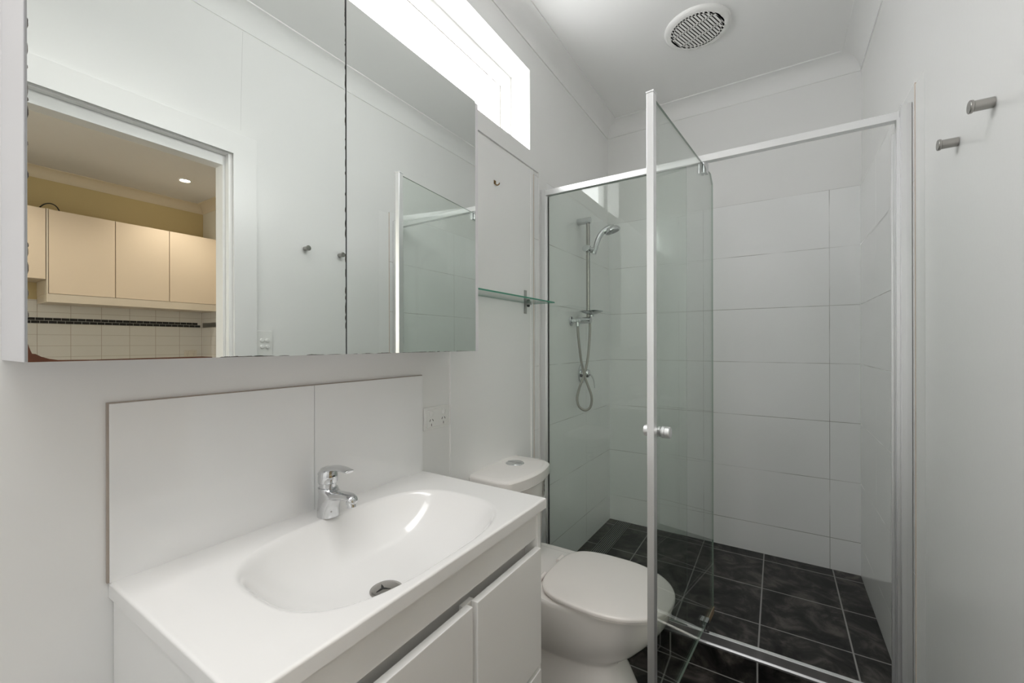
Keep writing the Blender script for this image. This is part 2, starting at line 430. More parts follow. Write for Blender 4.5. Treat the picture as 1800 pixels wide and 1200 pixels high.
es = [e for e in bm.edges if all(abs(v.co.x - xa0) < 1e-6 for v in e.verts)]
bmesh.ops.bevel(bm, geom=es, offset=.004, segments=2, profile=.5, affect='EDGES')
o = obj('architrave', bm, M['trim'], t); o['kind'] = 'structure'

# ------------------------------------------------------------------ kitchen seen in the mirror
KX0, KX1, KY0, KY1, KZ = 1.404, 4.75, -1.0, 2.10, 2.70
bm = nb(); box(bm, KX0 - .02, KX1 + .1, KY0 - .1, KY1 + .1, ZF - .08, ZF); struct('floor_kitchen', bm, M['kfloor'], smooth=False)
bm = nb(); box(bm, KX0, KX1 + .1, KY0 - .1, KY1 + .1, KZ, KZ + .08); struct('ceiling_kitchen', bm, M['kceiling'], smooth=False)
bm = nb(); box(bm, KX1, KX1 + .1, KY0, KY1 + .1, ZF, KZ); struct('wall_kitchen_far', bm, M['yellow'], smooth=False)
bm = nb(); box(bm, KX0, KX1, KY1, KY1 + .1, ZF, KZ); struct('wall_kitchen_side', bm, M['kcream'], smooth=False)
bm = nb(); box(bm, KX0, KX1, KY0 - .1, KY0, ZF, KZ); struct('wall_kitchen_near', bm, M['kcream'], smooth=False)
bm = nb(); box(bm, KX1 - .008, KX1, KY0, KY1, 0.9, 1.56); struct('wall_kitchen_tiles', bm, M['ktile'], smooth=False)
bm = nb(); box(bm, 4.15, KX1 - .008, KY1 - .008, KY1, 0.9, 1.56); struct('wall_kitchen_side_tiles', bm, M['ktile_side'], smooth=False)
cornice('trim_10', 'y', KY0, KY1, KX1, zc=KZ, mat=M['ktrim'], inv=-1, d=.085, h=.082)
cornice('trim_11', 'x', KX0, KX1, KY1, zc=KZ, mat=M['ktrim'], inv=-1, d=.085, h=.082)
# mosaic border: two courses of small black tiles
bm = nb(); box(bm, KX1 - .0092, KX1 - .008, KY0, KY1 - .008, 1.353, 1.407)
for r_, z0 in enumerate((1.3555, 1.3815)):
    y = KY0 + (0.026 if r_ else 0.0)
    while y < KY1 - .06:
        box(bm, KX1 - .012, KX1 - .009, y + .0015, y + .0505, z0, z0 + .023, mi=1); y += .052
struct('trim_12', bm, [M['ktile'], M['black']], smooth=False)
bm = nb(); box(bm, 4.2, KX1 - .008, KY1 - .0105, KY1 - .008, 1.355, 1.405); struct('trim_13', bm, M['brushed'], smooth=False)

def kitchen_cabinet(y0, y1, z0, z1, label):
    t = thing('kitchen_wall_cabinet', label, 'cabinet', (4.57, (y0 + y1) / 2, z0), 'kitchen wall cabinets in the mirror')
    bm = nb(); box(bm, 4.42, KX1 - .009, y0 + .001, y1 - .001, z0, z1, .001); obj('cabinet_body', bm, M['kcab_edge'], t)
    bm = nb(); box(bm, 4.40, 4.4195, y0 + .0025, y1 - .0025, z0 + .002, z1 - .002, .0015); obj('door', bm, M['kcab'], t)
kitchen_cabinet(0.20, 0.853, 1.705, 2.287, 'cream gloss kitchen cabinet with a higher base at far left in the mirror')
kitchen_cabinet(0.866, 1.279, 1.590, 2.287, 'cream gloss kitchen cabinet reflecting the lamp, under the black cord')
kitchen_cabinet(1.279, 1.678, 1.590, 2.287, 'middle cream gloss kitchen cabinet of the three on one rail')
kitchen_cabinet(1.678, 2.088, 1.590, 2.287, 'cream gloss kitchen cabinet nearest the tiled side wall')
bm = nb(); box(bm, 4.398, KX1 - .010, .856, 2.095, 1.520, 1.5885, .001); box(bm, 4.398, KX1 - .01, .8545, .8645, 1.5885, 2.288, .001); box(bm, 4.398, KX1 - .01, 2.0895, 2.096, 1.5885, 2.288, .001)
tag(obj('cabinet_pelmet', bm, M['kcab_edge']), 'pale timber edging under the three kitchen cabinets in the mirror', 'pelmet')
bm = nb(); tube(bm, [(4.60, .80, 2.289), (4.55, .835, 2.31), (4.55, .869, 2.352), (4.55, .908, 2.367), (4.55, .941, 2.348), (4.56, .965, 2.30), (4.60, .975, 2.291)], .0045, n=8)
tag(obj('coiled_wire', bm, M['rubber']), 'black cord looping above the cream kitchen cabinets', 'cord')
# downlight
t = thing('downlight', 'round recessed warm downlight glowing in the kitchen ceiling', 'lamp', (4.01, 1.667, KZ))
bm = nb(); lathe(bm, (4.01, 1.667, KZ + .0), (0, 0, -1), [(.052, 0), (.052, .003), (.048, .006), (.040, .006), (.038, .002), (.038, 0)]); obj('trim_ring', bm, M['plastic'], t)
bm = nb(); lathe(bm, (4.01, 1.667, KZ), (0, 0, -1), [(.037, .0005), (.036, .0035), (.001, .0045)]); obj('lamp_lens', bm, M['lamp'], t)
for (x, y) in ((4.01, 1.667), (3.9, 0.45), (2.4, 1.3)):  # first sits at the downlight; the other two are added without fittings
    l = bpy.data.lights.new('kitchen_spot_beam', 'SPOT'); l.energy = 16; l.color = (1.0, .93, .83); l.spot_size = 2.3; l.spot_blend = .8; l.shadow_soft_size = .035
    o = bpy.data.objects.new('kitchen_spot_beam', l); C.objects.link(o); o.location = (x, y, KZ - .012)
# kitchen socket
def socket(name, label, group, org, ux, uz, w, h, mp, rot_switch):
    """double socket; org = centre on the wall, ux = direction along the wall, un = out of the wall"""
    un_ = ux.cross(Vector((0, 0, 1))) * uz
    t = thing(name, label, 'socket', org, group)
    org = Vector(org)
    def bx(bm, a0, a1, b0, b1, n0, n1, bev=0.0, mi=0):
        b2 = bmesh.new(); box(b2, a0, a1, n0, n1, b0, b1, bev)
        for v in b2.verts:
            c = v.co.copy(); v.co = org + ux * c.x + un_ * c.y + Vector((0, 0, c.z))
        me = bpy.data.meshes.new('tmp'); b2.to_mesh(me); b2.free(); bm.from_mesh(me); bpy.data.meshes.remove(me)
    bm = nb(); bx(bm, -w / 2, w / 2, -h / 2, h / 2, 0, .008, .003); obj('cover_plate', bm, mp, t)
    bm = nb(); bx(bm, -w / 2 + .009, w / 2 - .009, -h / 2 + .008, h / 2 - .008, .008, .0105, .002); obj('inner_plate', bm, mp, t)
    for s in (-1, 1):
        bm = nb(); lathe(bm, org + ux * (s * w * .25) + Vector((0, 0, h * .22)) + un_ * .0104, un_, [(.0095, 0), (.0095, .002), (.006, .004), (.001, .0042)], 20); obj('switch', bm, mp, t)
        bm = nb()
        c0 = s * w * .25
        for dx, dz, a in ((-.0065, -.006, .5), (.0065, -.006, -.5), (0, -.021, 0)):
            b2 = bmesh.new(); box(b2, -.0011, .0011, .0104, .0108, -.004, .004)
            for v in b2.verts:
                x, z = v.co.x, v.co.z
                x, z = x * math.cos(a) + z * math.sin(a), -x * math.sin(a) + z * math.cos(a)
                v.co = org + ux * (c0 + dx + x) + un_ * v.co.y + Vector((0, 0, dz + z))
            me = bpy.data.meshes.new('tmp'); b2.to_mesh(me); b2.free(); bm.from_mesh(me); bpy.data.meshes.remove(me)
        obj('pin_slots', bm, M['black'], t, smooth=False)
    return t
UY = Vector((0, 1, 0))
socket('power_outlet', 'beige double power outlet on the kitchen wall tiles in the mirror', None, (KX1 - .0082, 1.975, 1.072), UY, -1, .115, .07, M['beige'], 0)
socket('power_outlet', 'white double power outlet on the wall beside the splashback', None, (XW, 1.046, .9245), UY, 1, .116, .074, M['plastic'], 0)

# four-gang light switch beside the doorway (seen in the mirror)
t = thing('light_switch', 'white four-button light switch plate beside the doorway in the mirror', 'switch', (WN, 1.001, 1.172))
bm = nb(); box(bm, WN - .009, WN - .0004, .9665, 1.0355, 1.114, 1.230, .003); obj('cover_plate', bm, M['plastic'], t)
for dy in (-.012, .012):
    for dz in (-.0145, .0145):
        bm = nb(); lathe(bm, (WN - .0088, 1.001 + dy, 1.172 + dz), (-1, 0, 0), [(.0085, 0), (.0085, .0045), (.0065, .0065), (.001, .0068)], 20); obj('switch_button', bm, M['plastic'], t)

# ------------------------------------------------------------------ mirror cabinet
CZ0, CZ1 = 1.146, 1.936
XM = 0.1450
t = thing('mirror_cabinet', 'white wall cabinet with two large mirrored doors above the basin', 'cabinet', (0.06, .59, CZ0))
bm = nb()
box(bm, XW + .0005, .1295, .1184, .134, CZ0, CZ1, .001); box(bm, XW + .0005, .1445, 1.0555, 1.0705, CZ0, CZ1 - .004, .001)
box(bm, XW + .0005, .1285, .134, 1.0555, CZ0 + .001, CZ0 + .017, .0005); box(bm, XW + .0005, .1285, .134, 1.0555, CZ1 - .016, CZ1 - .001, .0005)
box(bm, XW + .0005, -.010, .134, 1.0555, CZ0 + .017, CZ1 - .016)
obj('cabinet_body', bm, M['melamine'], t)
def mirror_door(y0, y1):
    bm = nb(); box(bm, .1305, XM - .0045, y0, y1, CZ0 + .0005, CZ1 - .0005, .0005)
    d = obj('mirror_door', bm, M['mirror_edge'], t)
    bm = nb(); box(bm, XM - .0044, XM, y0, y1, CZ0 + .0005, CZ1 - .0005)
    for f in bm.faces: f.material_index = 0 if f.normal.x > .5 or f.calc_center_median().x > XM - 1e-5 else 1
    obj('mirror_glass', bm, [M['mirror'], M['mirror_edge']], d, smooth=False)
    return d
d1 = mirror_door(.1196, .5838)
d2 = mirror_door(.5872, 1.0553)
def patch(poly, mat, name, par):
    bm = nb(); prism(bm, poly, 'x', XM + .0001, XM + .0005); obj(name, bm, mat, par, smooth=False)
zb = CZ0 + .0006
patch([(.1198, zb), (.1198, 1.170), (.1215, 1.163), (.1232, 1.1575), (.1262, 1.1570), (.131, 1.1535), (.138, 1.1505), (.146, 1.1487), (.18, 1.1480), (.23, 1.1484), (.27, 1.1487), (.31, 1.1490), (.325, 1.1478), (.325, zb)], M['rust'], 'worn_silvering', d1)
def flakes(par, y0, y1, n, seed):
    R = random.Random(seed); bm = nb()
    for i in range(n):
        y = R.uniform(y0, y1); l = R.uniform(.006, .04); h = R.uniform(.0006, .0019)
        pts = [(y + l * k / 6, zb + (h * R.uniform(.4, 1.0) if 0 < k < 6 else .0002)) for k in range(7)]
        prism(bm, [(y, zb)] + pts[1:-1] + [(y + l, zb)], 'x', XM + .0001, XM + .0004)
    o = obj('worn_edge', bm, M['flake'], par, smooth=False); o['kind'] = 'stuff'
flakes(d1, .33, .54, 16, 1); flakes(d2, .59, 1.0, 24, 2)
R = random.Random(5); bm = nb()
for i in range(40):
    z = R.uniform(1.2, 1.93); l = R.uniform(.004, .02); h = R.uniform(.0005, .0014)
    prism(bm, [(.5838 - .0001, z), (.5838 - h, z + l * .3), (.5838 - h * .8, z + l * .7), (.5838 - .0001, z + l)], 'x', XM + .0001, XM + .0004)
o = obj('worn_edge', bm, M['flake'], d1, smooth=False); o['kind'] = 'stuff'
R = random.Random(6); bm = nb()
for i in range(34):
    z = R.uniform(1.19, 1.93); l = R.uniform(.004, .018); h = R.uniform(.0004, .0011)
    prism(bm, [(.1197, z), (.1197 + h, z + l * .3), (.1197 + h * .8, z + l * .7), (.1197, z + l)], 'x', XM + .0001, XM + .0004)
o = obj('worn_edge', bm, M['flake'], d1, smooth=False); o['kind'] = 'stuff'

# ------------------------------------------------------------------ splashback
t = thing('splashback', 'two large glossy white tiles forming the splashback behind the basin', 'splashback', (-.014, .6, .763))
bm = nb(); box(bm, XW + .0003, -.0105, .2345, .6078, .7625, 1.0675, .0008); obj('splashback_tile', bm, M['splash'], t)
bm = nb(); box(bm, XW + .0003, -.0105, .6092, .9795, .7625, 1.0675, .0008); obj('splashback_tile', bm, M['splash'], t)
bm = nb(); box(bm, XW + .0002, -.0125, .2315, .2345, .7625, 1.0695); box(bm, XW + .0002, -.0125, .2345, .9795, 1.0675, 1.0695); obj('tile_edging', bm, M['edging'], t, smooth=False)

# ------------------------------------------------------------------ vanity top with moulded basin
VX0, VX1, VY0, VY1, VZ = XW + .001, .4345, .2348, .9815, .763
def axis_pts(a, b, n, r=.005):
    e = [0, .0004, .0012, .0025, .0042, .0065]
    mid = [a + .0065 + (b - a - .013) * i / n for i in range(1, n)]
    return [a + q for q in e] + mid + [b - q for q in e[::-1]]
BCX, BCY, BA, BB = .239, .614, .175, .263
def top_z(x, y):
    u = abs(x - BCX) / BA; v = abs(y - BCY) / BB
    r = (u ** 2.9 + v ** 2.9) ** (1 / 2.9)
    z = VZ
    if r < 1.0: z -= .105 * (1 - r ** 4.2) + .012 * (1 - r)
    if abs(1 - r) < .03: z -= .0035 * (1 - abs(1 - r) / .03) ** 2
    for dd, on in ((VX1 - x, 1), (y - VY0, 1), (VY1 - y, 1)):
        R_ = .005
        if dd < R_: z -= R_ - math.sqrt(max(0, R_ * R_ - (R_ - dd) ** 2))
    return z
bm = nb()
xs = axis_pts(VX0, VX1, 110); ys = axis_pts(VY0, VY1, 180)
G = [[bm.verts.new((x, y, top_z(x, y))) for y in ys] for x in xs]
for i in range(len(xs) - 1):
    for j in range(len(ys) - 1):
        bm.faces.new((G[i][j], G[i + 1][j], G[i + 1][j + 1], G[i][j + 1]))
bd = [G[0][j] for j in range(len(ys))] + [G[i][-1] for i in range(1, len(xs))] + [G[-1][j] for j in range(len(ys) - 2, -1, -1)] + [G[i][0] for i in range(len(xs) - 2, 0, -1)]
low = [bm.verts.new((v.co.x, v.co.y, .7365)) for v in bd]
for i in range(len(bd)):
    k = (i + 1) % len(bd); bm.faces.new((bd[i], bd[k], low[k], low[i]))
inn = [bm.verts.new((min(max(v.co.x, VX0 + .018), VX1 - .018), min(max(v.co.y, VY0 + .022), VY1 - .022), .7365)) for v in low]
for i in range(len(low)):
    k = (i + 1) % len(low)
    try: bm.faces.new((low[i], low[k], inn[k], inn[i]))
    except ValueError: pass
bmesh.ops.remove_doubles(bm, verts=inn, dist=1e-6)
basin = obj('vanity_basin', bm, M['stone'], angle=1.0)
tag(basin, 'white moulded vanity top with an oblong basin', 'basin')
# waste
wx, wy, wz = .249, .606, .6468
t = obj('basin_waste', (lambda b: (lathe(b, (wx, wy, wz), (0, 0, 1), [(.034, 0), (.034, .0025), (.030, .0050), (.024, .0057), (.001, .0062)], 40), b)[1])(nb()), M['satin'], basin)
bm = nb()
star = []
for k in range(3):
    a0 = 0.5 + k * 2 * PI / 3
    for da, q in ((0, .017), (.42, .0062), (1.05, .0030), (1.67, .0062)): star.append((wx - .004 + q * math.cos(a0 + da), wy - .006 + q * math.sin(a0 + da)))
prism(bm, star, 'z', wz + .0060, wz + .0066)
obj('waste_opening', bm, M['black'], t, smooth=False)

# ------------------------------------------------------------------ vanity cabinet
FX = .4195
t = thing('vanity_cabinet', 'white gloss vanity cabinet with handleless doors and drawer under the basin', 'cabinet', (.2, .6, 0))
bm = nb()
box(bm, XW + .002, FX + .004, .2405, .2565, ZF, .7363, .001); box(bm, XW + .002, FX + .004, .9535, .9695, ZF, .7363, .001)
box(bm, XW + .002, FX - .03, .2565, .9535, .02, .036); box(bm, XW + .002, .0, .2565, .9535, .036, .7363)
obj('cabinet_body', bm, M['lacquer'], t)
bm = nb(); box(bm, FX - .016, FX, .2567, .9533, .664, .7360, .001); obj('fascia', bm, M['lacquer'], t)
bm = nb(); box(bm, FX - .05, FX - .034, .2567, .9533, .60, .664); box(bm, FX - .05, FX - .016, .2567, .9533, .6642, .680); obj('finger_recess', bm, M['lacquer'], t, smooth=False)
def vdoor(name, y0, y1, z0, z1):
    bm = nb(); box(bm, FX - .003, FX + .0145, y0, y1, z0, z1, .0022); return obj(name, bm, M['lacquer'], t)
vdoor('door', .243, .6665, .03, .642)
vdoor('door', .6815, .9535, .3435, .642)
vdoor('drawer', .6815, .9535, .03, .330)
bm = nb(); box(bm, FX - .014, FX - .004, .6565, .6915, .03, .64); obj('mullion', bm, M['lacquer'], t, smooth=False)
bm = nb(); box(bm, FX - .03, FX - .005, .6565, .9535, .326, .347); obj('drawer_rail', bm, M['lacquer'], t, smooth=False)
bm = nb(); box(bm, XW + .002, FX - .05, .2567, .9533, ZF, .02); obj('kickboard', bm, M['lacquer'], t, smooth=False)

# ------------------------------------------------------------------ basin mixer
tx, ty = .046, .606
t = thing('basin_mixer', 'chrome single-lever mixer tap at the back of the basin', 'tap', (tx, ty, VZ))
def ell(cx, cy, rx, ry, z, n=36, e=2.2): return sup(cx, cy, rx, rx, ry, e, z, n)
bm = nb()
z0 = VZ + .0002
rings(bm, [ell(tx + .002, ty, .0245, .0245, z0), ell(tx + .002, ty, .0245, .0245, z0 + .002), ell(tx + .002, ty, .0240, .0235, z0 + .014), ell(tx + .004, ty, .0255, .023, z0 + .026),
           ell(tx + .008, ty, .0295, .0228, z0 + .037), ell(tx + .012, ty, .0335, .0225, z0 + .046), ell(tx + .012, ty, .0335, .022, z0 + .052), ell(tx + .003, ty, .0245, .0215, z0 + .060), ell(tx, ty, .0225, .0215, z0 + .066)])
# spout
def ring_yz(x, cy, cz, ry, rz, n=36, tilt=0): return [(x + tilt * rz * math.sin(2 * PI * i / n), cy + ry * math.cos(2 * PI * i / n), cz + rz * math.sin(2 * PI * i / n)) for i in range(n)]
rings(bm, [ring_yz(tx + .01, ty, z0 + .046, .0215, .014), ring_yz(tx + .028, ty, z0 + .050, .0195, .0125), ring_yz(tx + .048, ty, z0 + .0545, .0175, .010), ring_yz(tx + .068, ty, z0 + .0575, .0155, .0085),
           ring_yz(tx + .083, ty, z0 + .0575, .0142, .0085), ring_yz(tx + .093, ty, z0 + .0545, .0125, .0085), ring_yz(tx + .0985, ty, z0 + .051, .0095, .0065), ring_yz(tx + .1005, ty, z0 + .049, .004, .003)])
obj('tap_body', bm, M['chrome'], t, angle=.9)
bm = nb(); lathe(bm, (tx + .087, ty, z0 + .051), (.18, 0, -1), [(.0115, 0), (.0115, .006), (.0105, .0065), (.0105, .014), (.0085, .0155), (.001, .0155)], 28); obj('aerator', bm, M['chrome'], t)
bm = nb(); lathe(bm, (tx, ty, z0 + .064), (0, 0, 1), [(.0205, 0), (.0205, .003), (.0185, .0035), (.0185, .012), (.0205, .0125), (.0205, .014)], 36); obj('cartridge_collar', bm, M['chrome'], t)
bm = nb()
lathe(bm, (tx, ty, z0 + .078), (0.05, 0, 1), [(.0205, 0), (.0222, .002), (.0222, .016), (.0205, .026), (.016, .033), (.008, .0365), (.001, .0375)], 36)
path = [(tx - .012, ty, z0 + .098), (tx + .006, ty, z0 + .109), (tx + .030, ty, z0 + .1155), (tx + .055, ty, z0 + .1175), (tx + .078, ty, z0 + .116), (tx + .083, ty, z0 + .115)]
tube(bm, path, lambda s: ((.0185 - .008 * s, .009 - .0058 * s) if s < .97 else (.007, .0018)), n=20, k=6)
obj('lever', bm, M['chrome'], t, angle=.9)
bm = nb(); lathe(bm, (tx + .0205, ty, z0 + .093), (1, 0, -.05), [(.0042, 0), (.0042, .0018), (.003, .0022), (.001, .0022)], 20); obj('indicator_cap', bm, M['black'], t)

# ------------------------------------------------------------------ toilet
tyc = 1.440
t = thing('toilet', 'white close-coupled toilet with its lid closed beside the vanity', 'toilet', (.3, tyc, ZF))
bm = nb()
pan = [(ZF, .560, .122, 3.2), (-.083, .562, .124, 3.2), (-.07, .556, .120, 3.0), (-.03, .540, .115, 2.8), (.03, .510, .112, 2.7), (.066, .486, .113, 2.6), (.078, .490, .118, 2.5), (.095, .514, .130, 2.4),
       (.125, .550, .146, 2.35), (.165, .586, .160, 2.3), (.205, .618, .172, 2.25), (.245, .643, .180, 2.2), (.280, .656, .1845, 2.2), (.294, .658, .185, 2.2), (.2985, .654, .181, 2.2)]
rings(bm, [sup(.24, tyc, .235, fx - .24, hw, n, z, 72, dn=5) for z, fx, hw, n in pan])
box(bm, -.0165, .24, tyc - .160, tyc + .160, .235, .3000, .012, 3)
obj('toilet_pan', bm, M['china'], t, angle=.8)
def lidring(z, s): return sup(.44, tyc, .215 * s, .2235 * s, .1885 * s, 2.15, z, 96, dn=3.4)
bm = nb(); rings(bm, [lidring(.2990, .955), lidring(.2995, .97), lidring(.3050, .97), lidring(.3060, .955)]); obj('seat', bm, M['seat'], t, angle=.8)
bm = nb(); rings(bm, [lidring(.3065, .96), lidring(.3065, .992), lidring(.3090, 1.0), lidring(.3160, 1.0), lidring(.3195, .993), lidring(.3215, .975), lidring(.3230, .93), lidring(.3245, .80), lidring(.3255, .55), lidring(.3258, .25)]); obj('lid', bm, M['seat'], t, angle=.8)
for s_ in (-1, 1):
    bm = nb(); cyl(bm, (.216, tyc + s_ * .075 - .022, .3095), (.216, tyc + s_ * .075 + .022, .3095), .0085, n=20, bev=.002); obj('hinge', bm, M['seat'], t)
ccy, cw = 1.385, .170
def cfront(y, s, fx):
    q = abs((y - ccy) / (cw * s))
    return fx + .034 * s * (1 - q ** 2) - .03 * max(0, (q - .86) / .14) ** 2.2
def cist(z, s=1.0, fx=.13):
    hw = cw * s; n = 28
    pts = [(cfront(ccy - hw + 2 * hw * i / n, s, fx), ccy - hw + 2 * hw * i / n, z) for i in range(n + 1)]
    pts += [(-.004, ccy + hw, z), (-.0130, ccy + hw - .009, z), (-.0130, ccy - hw + .009, z), (-.004, ccy - hw, z)]
    return pts
bm = nb(); rings(bm, [cist(.295, .90, .112), cist(.305, .92, .116), cist(.45, .95, .124), cist(.630, .965, .129)]); cis = obj('cistern', bm, M['china'], t, angle=.7)
bm = nb(); rings(bm, [cist(.6305, .96, .131), cist(.632, .995, .144), cist(.638, 1.015, .150), cist(.674, 1.02, .151), cist(.6805, 1.005, .146), cist(.6845, .97, .136), cist(.6870, .86, .11), cist(.6885, .55, .07)])
cl = obj('cistern_lid', bm, M['china'], t, angle=.7)
bm = nb(); lathe(bm, (.058, 1.428, .6870), (0, 0, 1), [(.037, 0), (.037, .003), (.034, .0055), (.001, .0062)], 40)
fb = obj('flush_button', bm, M['chrome'], cl)
bm = nb(); box(bm, .058 - .033, .058 + .033, 1.4274, 1.4286, .6930, .6936); obj('button_split', bm, M['alu_dark'], fb, smooth=False)
# printed water label wrapping the cistern's far front corner
def wrap(y0, y1, z0, z1, off, n=10):
    bm = nb(); sc, fx = .9665, .1290
    R = [[bm.verts.new((cfront(y0 + (y1 - y0) * i / n, sc, fx) + off, y0 + (y1 - y0) * i / n, z)) for i in range(n + 1)] for z in (z0, z1)]
    for i in range(n): bm.faces.new((R[0][i], R[0][i + 1], R[1][i + 1], R[1][i]))
    bmesh.ops.solidify(bm, geom=bm.faces[:], thickness=.0004)
    return bm
def merge(bms):
    out = nb()
    for b in bms:
        me = bpy.data.meshes.new('tmp'); b.to_mesh(me); b.free(); out.from_mesh(me); bpy.data.meshes.remove(me)
    return out
lab = obj('water_label', wrap(1.500, 1.5470, .548, .622, .0012), M['sticker'], cis, smooth=False)
obj('label_print', merge([wrap(1.516, 1.522, .562, .608, .0019), wrap(1.516, 1.542, .562, .568, .0019), wrap(1.516, 1.538, .582, .588, .0019), wrap(1.516, 1.542, .602, .608, .0019)]), M['ink'], lab, smooth=False)

# ------------------------------------------------------------------ glass shelf, brass hook, pegs
t = thing('glass_shelf', 'narrow clear glass shelf with green edge on a steel bracket beside the mirror', 'shelf', (.04, 1.42, 1.353))
bm = nb(); box(bm, -.0125, .100, 1.085, 1.7025, 1.3520, 1.3578)
for f in bm.faces: f.material_index = 0 if abs(f.normal.z) > .5 else 1
bm.normal_update()
for f in bm.faces: f.material_index = 0 if abs(f.normal.z) > .5 else 1
obj('shelf_glass', bm, [M['shelf_glass'], M['shelf_edge']], t, smooth=False)
for yy in (1.155, 1.631):
    bm = nb(); box(bm, -.0132, -.010, yy - .0105, yy + .0105, 1.305, 1.4105, .001); box(bm, -.010, .018, yy - .007, yy + .007, 1.3440, 1.3518, .001); box(bm, -.010, .010, yy - .007, yy + .007, 1.3580, 1.3620, .001)
    b_ = obj('shelf_bracket', bm, M['brushed'], t)
    bm = nb(); lathe(bm, (.004, yy, 1.3438), (0, 0, -1), [(.007, 0), (.007, .004), (.0055, .009), (.001, .0095)], 16); obj('clamp_screw', bm, M['rubber'], b_)
bm = nb(); box(bm, -.0132, -.0115, 1.385, 1.3985, 1.814, 1.829, .0005)
tube(bm, [(-.012, 1.392, 1.817), (-.006, 1.393, 1.810), (.003, 1.395, 1.8095), (.007, 1.396, 1.8165)], .0022, n=8)
cyl(bm, (-.0115, 1.391, 1.824), (-.0095, 1.391, 1.824), .0028, n=12)
tag(obj('picture_hook', bm, M['brass']), 'tiny tarnished brass hook on the wall below the window', 'hook')
def peg(y, z, label):
    t = thing('wall_hook', label, 'hook', (WN, y, z), 'brushed steel pegs on the right wall')
    bm = nb(); cyl(bm, (WN - .0003, y, z), (1.2805, y, z), .0105, n=28, bev=.0008); obj('peg', bm, M['satin'], t)
    bm = nb(); cyl(bm, (1.2805, y, z), (1.2745, y, z), .0128, n=28, bev=.0012); obj('end_cap', bm, M['satin'], t)
peg(1.1975, 1.640, 'brushed steel wall peg nearer the doorway')
peg(1.390, 1.641, 'brushed steel wall peg nearer the shower')

# ------------------------------------------------------------------ exhaust fan
fx, fy = .640, 2.090
t = thing('exhaust_fan', 'round white slotted exhaust vent in the ceiling', 'vent', (fx, fy, ZC))
gr = .114
bm = nb(); lathe(bm, (fx, fy, ZC), (0, 0, -1), [(.1415, 0), (.1415, .003), (.1395, .0085), (.134, .0125), (.126, .0145), (gr + .001, .0150), (gr, .0145), (gr, .004), (gr, 0)], 72); obj('surround', bm, M['vent'], t)
bm = nb(); lathe(bm, (fx, fy, ZC), (0, 0, -1), [(gr - .0005, .0005), (gr - .0005, .008), (.001, .008)], 48); obj('duct_dark_disc', bm, M['black'], t, smooth=False)  # black disc behind the slats paints in the darkness of the duct
bm = nb()
a = math.radians(-20.5); dx, dy = -math.sin(a), math.cos(a)   # slats run along (dx,dy)
px, py = dy, -dx
NS = 16
pitch = 2 * (gr - .006) / NS
def obox(bm, c, half_l, half_w, z0, z1):
    q = [(c[0] + px * w + dx * l, c[1] + py * w + dy * l) for w, l in ((-half_w, -half_l), (half_w, -half_l), (half_w, half_l), (-half_w, half_l))]
    prism(bm, q, 'z', z0, z1)
for i in range(NS + 1):
    s_ = -(gr - .006) + i * pitch
    hl = math.sqrt(max(gr * gr - s_ * s_, 0)) - .0005
    obox(bm, (fx + px * s_, fy + py * s_), hl, pitch * .31, ZC - .0150, ZC - .0136)
for l in (-.038, .038):
    hw = math.sqrt(gr * gr - l * l) - .001
    obox(bm, (fx + dx * l, fy + dy * l), .0026, hw, ZC - .0150, ZC - .0119)
R = [(fx + gr * math.cos(2 * PI * k / 72), fy + gr * math.sin(2 * PI * k / 72)) for k in range(72)]
for k in range(72):   # solid rim round the slots
    c0 = R[k]; c1 = R[(k + 1) % 72]; f = 1 - .010 / gr
    i0 = (fx + (c0[0] - fx) * f, fy + (c0[1] - fy) * f); i1 = (fx + (c1[0] - fx) * f, fy + (c1[1] - fy) * f)
    prism(bm, [c0, c1, i1, i0], 'z', ZC - .0150, ZC - .0121)
obj('grille', bm, M['vent'], t, smooth=False)

# ------------------------------------------------------------------ shower screen
YS = 1.788
ZT = 1.902
t = thing('shower_screen', 'aluminium framed shower screen with its glass pivot door standing open', 'shower screen', (.65, YS, 0))
bm = nb(); box(bm, -.0105, .0165, YS - .016, YS + .016, .0005, ZT + .004, .0012); box(bm, .0165, .024, YS - .009, YS + .009, .04, ZT - .028, .001); obj('wall_jamb', bm, M['alu'], t)
bm = nb()
box(bm, W - .026, W - .0005, YS - .034, YS + .018, .0005, ZT + .012, .0015); box(bm, W - .0335, W - .026, YS - .018, YS - .006, .04, ZT - .022, .0008)
box(bm, W - .0335, W - .026, YS + .004, YS + .016, .04, ZT - .022, .0008); box(bm, W - .042, W - .0335, YS + .008, YS + .016, .04, ZT - .060, .0008)
rj = obj('wall_jamb', bm, M['alu'], t)
bm = nb(); box(bm, W - .026, W - .002, YS - .0350, YS - .0342, .001, ZT + .010); box(bm, W - .014, W - .0125, YS - .0356, YS - .0349, .001, ZT + .008); obj('jamb_groove', bm, M['alu'], rj, smooth=False)
bm = nb(); box(bm, .0168, W - .0262, YS - .014, YS + .014, ZT - .026, ZT, .0015); obj('top_rail', bm, M['alu'], t)
bm = nb()
prism(bm, [(YS - .0150, .0004), (YS - .0150, .0058), (YS - .0080, .0060), (YS - .0072, .0405), (YS - .0068, .0412), (YS + .0040, .0440), (YS + .0045, .0350), (YS + .0090, .0345), (YS + .0095, .0390), (YS + .0130, .0390), (YS + .0150, .0004)], 'x', .0168, W - .0262)
obj('sill_rail', bm, M['polished'], t, smooth=False)
bm = nb(); prism(bm, [(.0245, .045), (.644, .045), (.644, ZT - .027), (.0245, ZT - .027)], 'y', YS - .003, YS + .003, 0, 1); obj('fixed_panel', bm, [M['glass'], M['glass_edge']], t, smooth=False)
bm = nb(); box(bm, .0242, .0258, YS - .0045, YS + .0045, .05, ZT - .03); obj('glazing_seal', bm, M['rubber'], t, smooth=False)
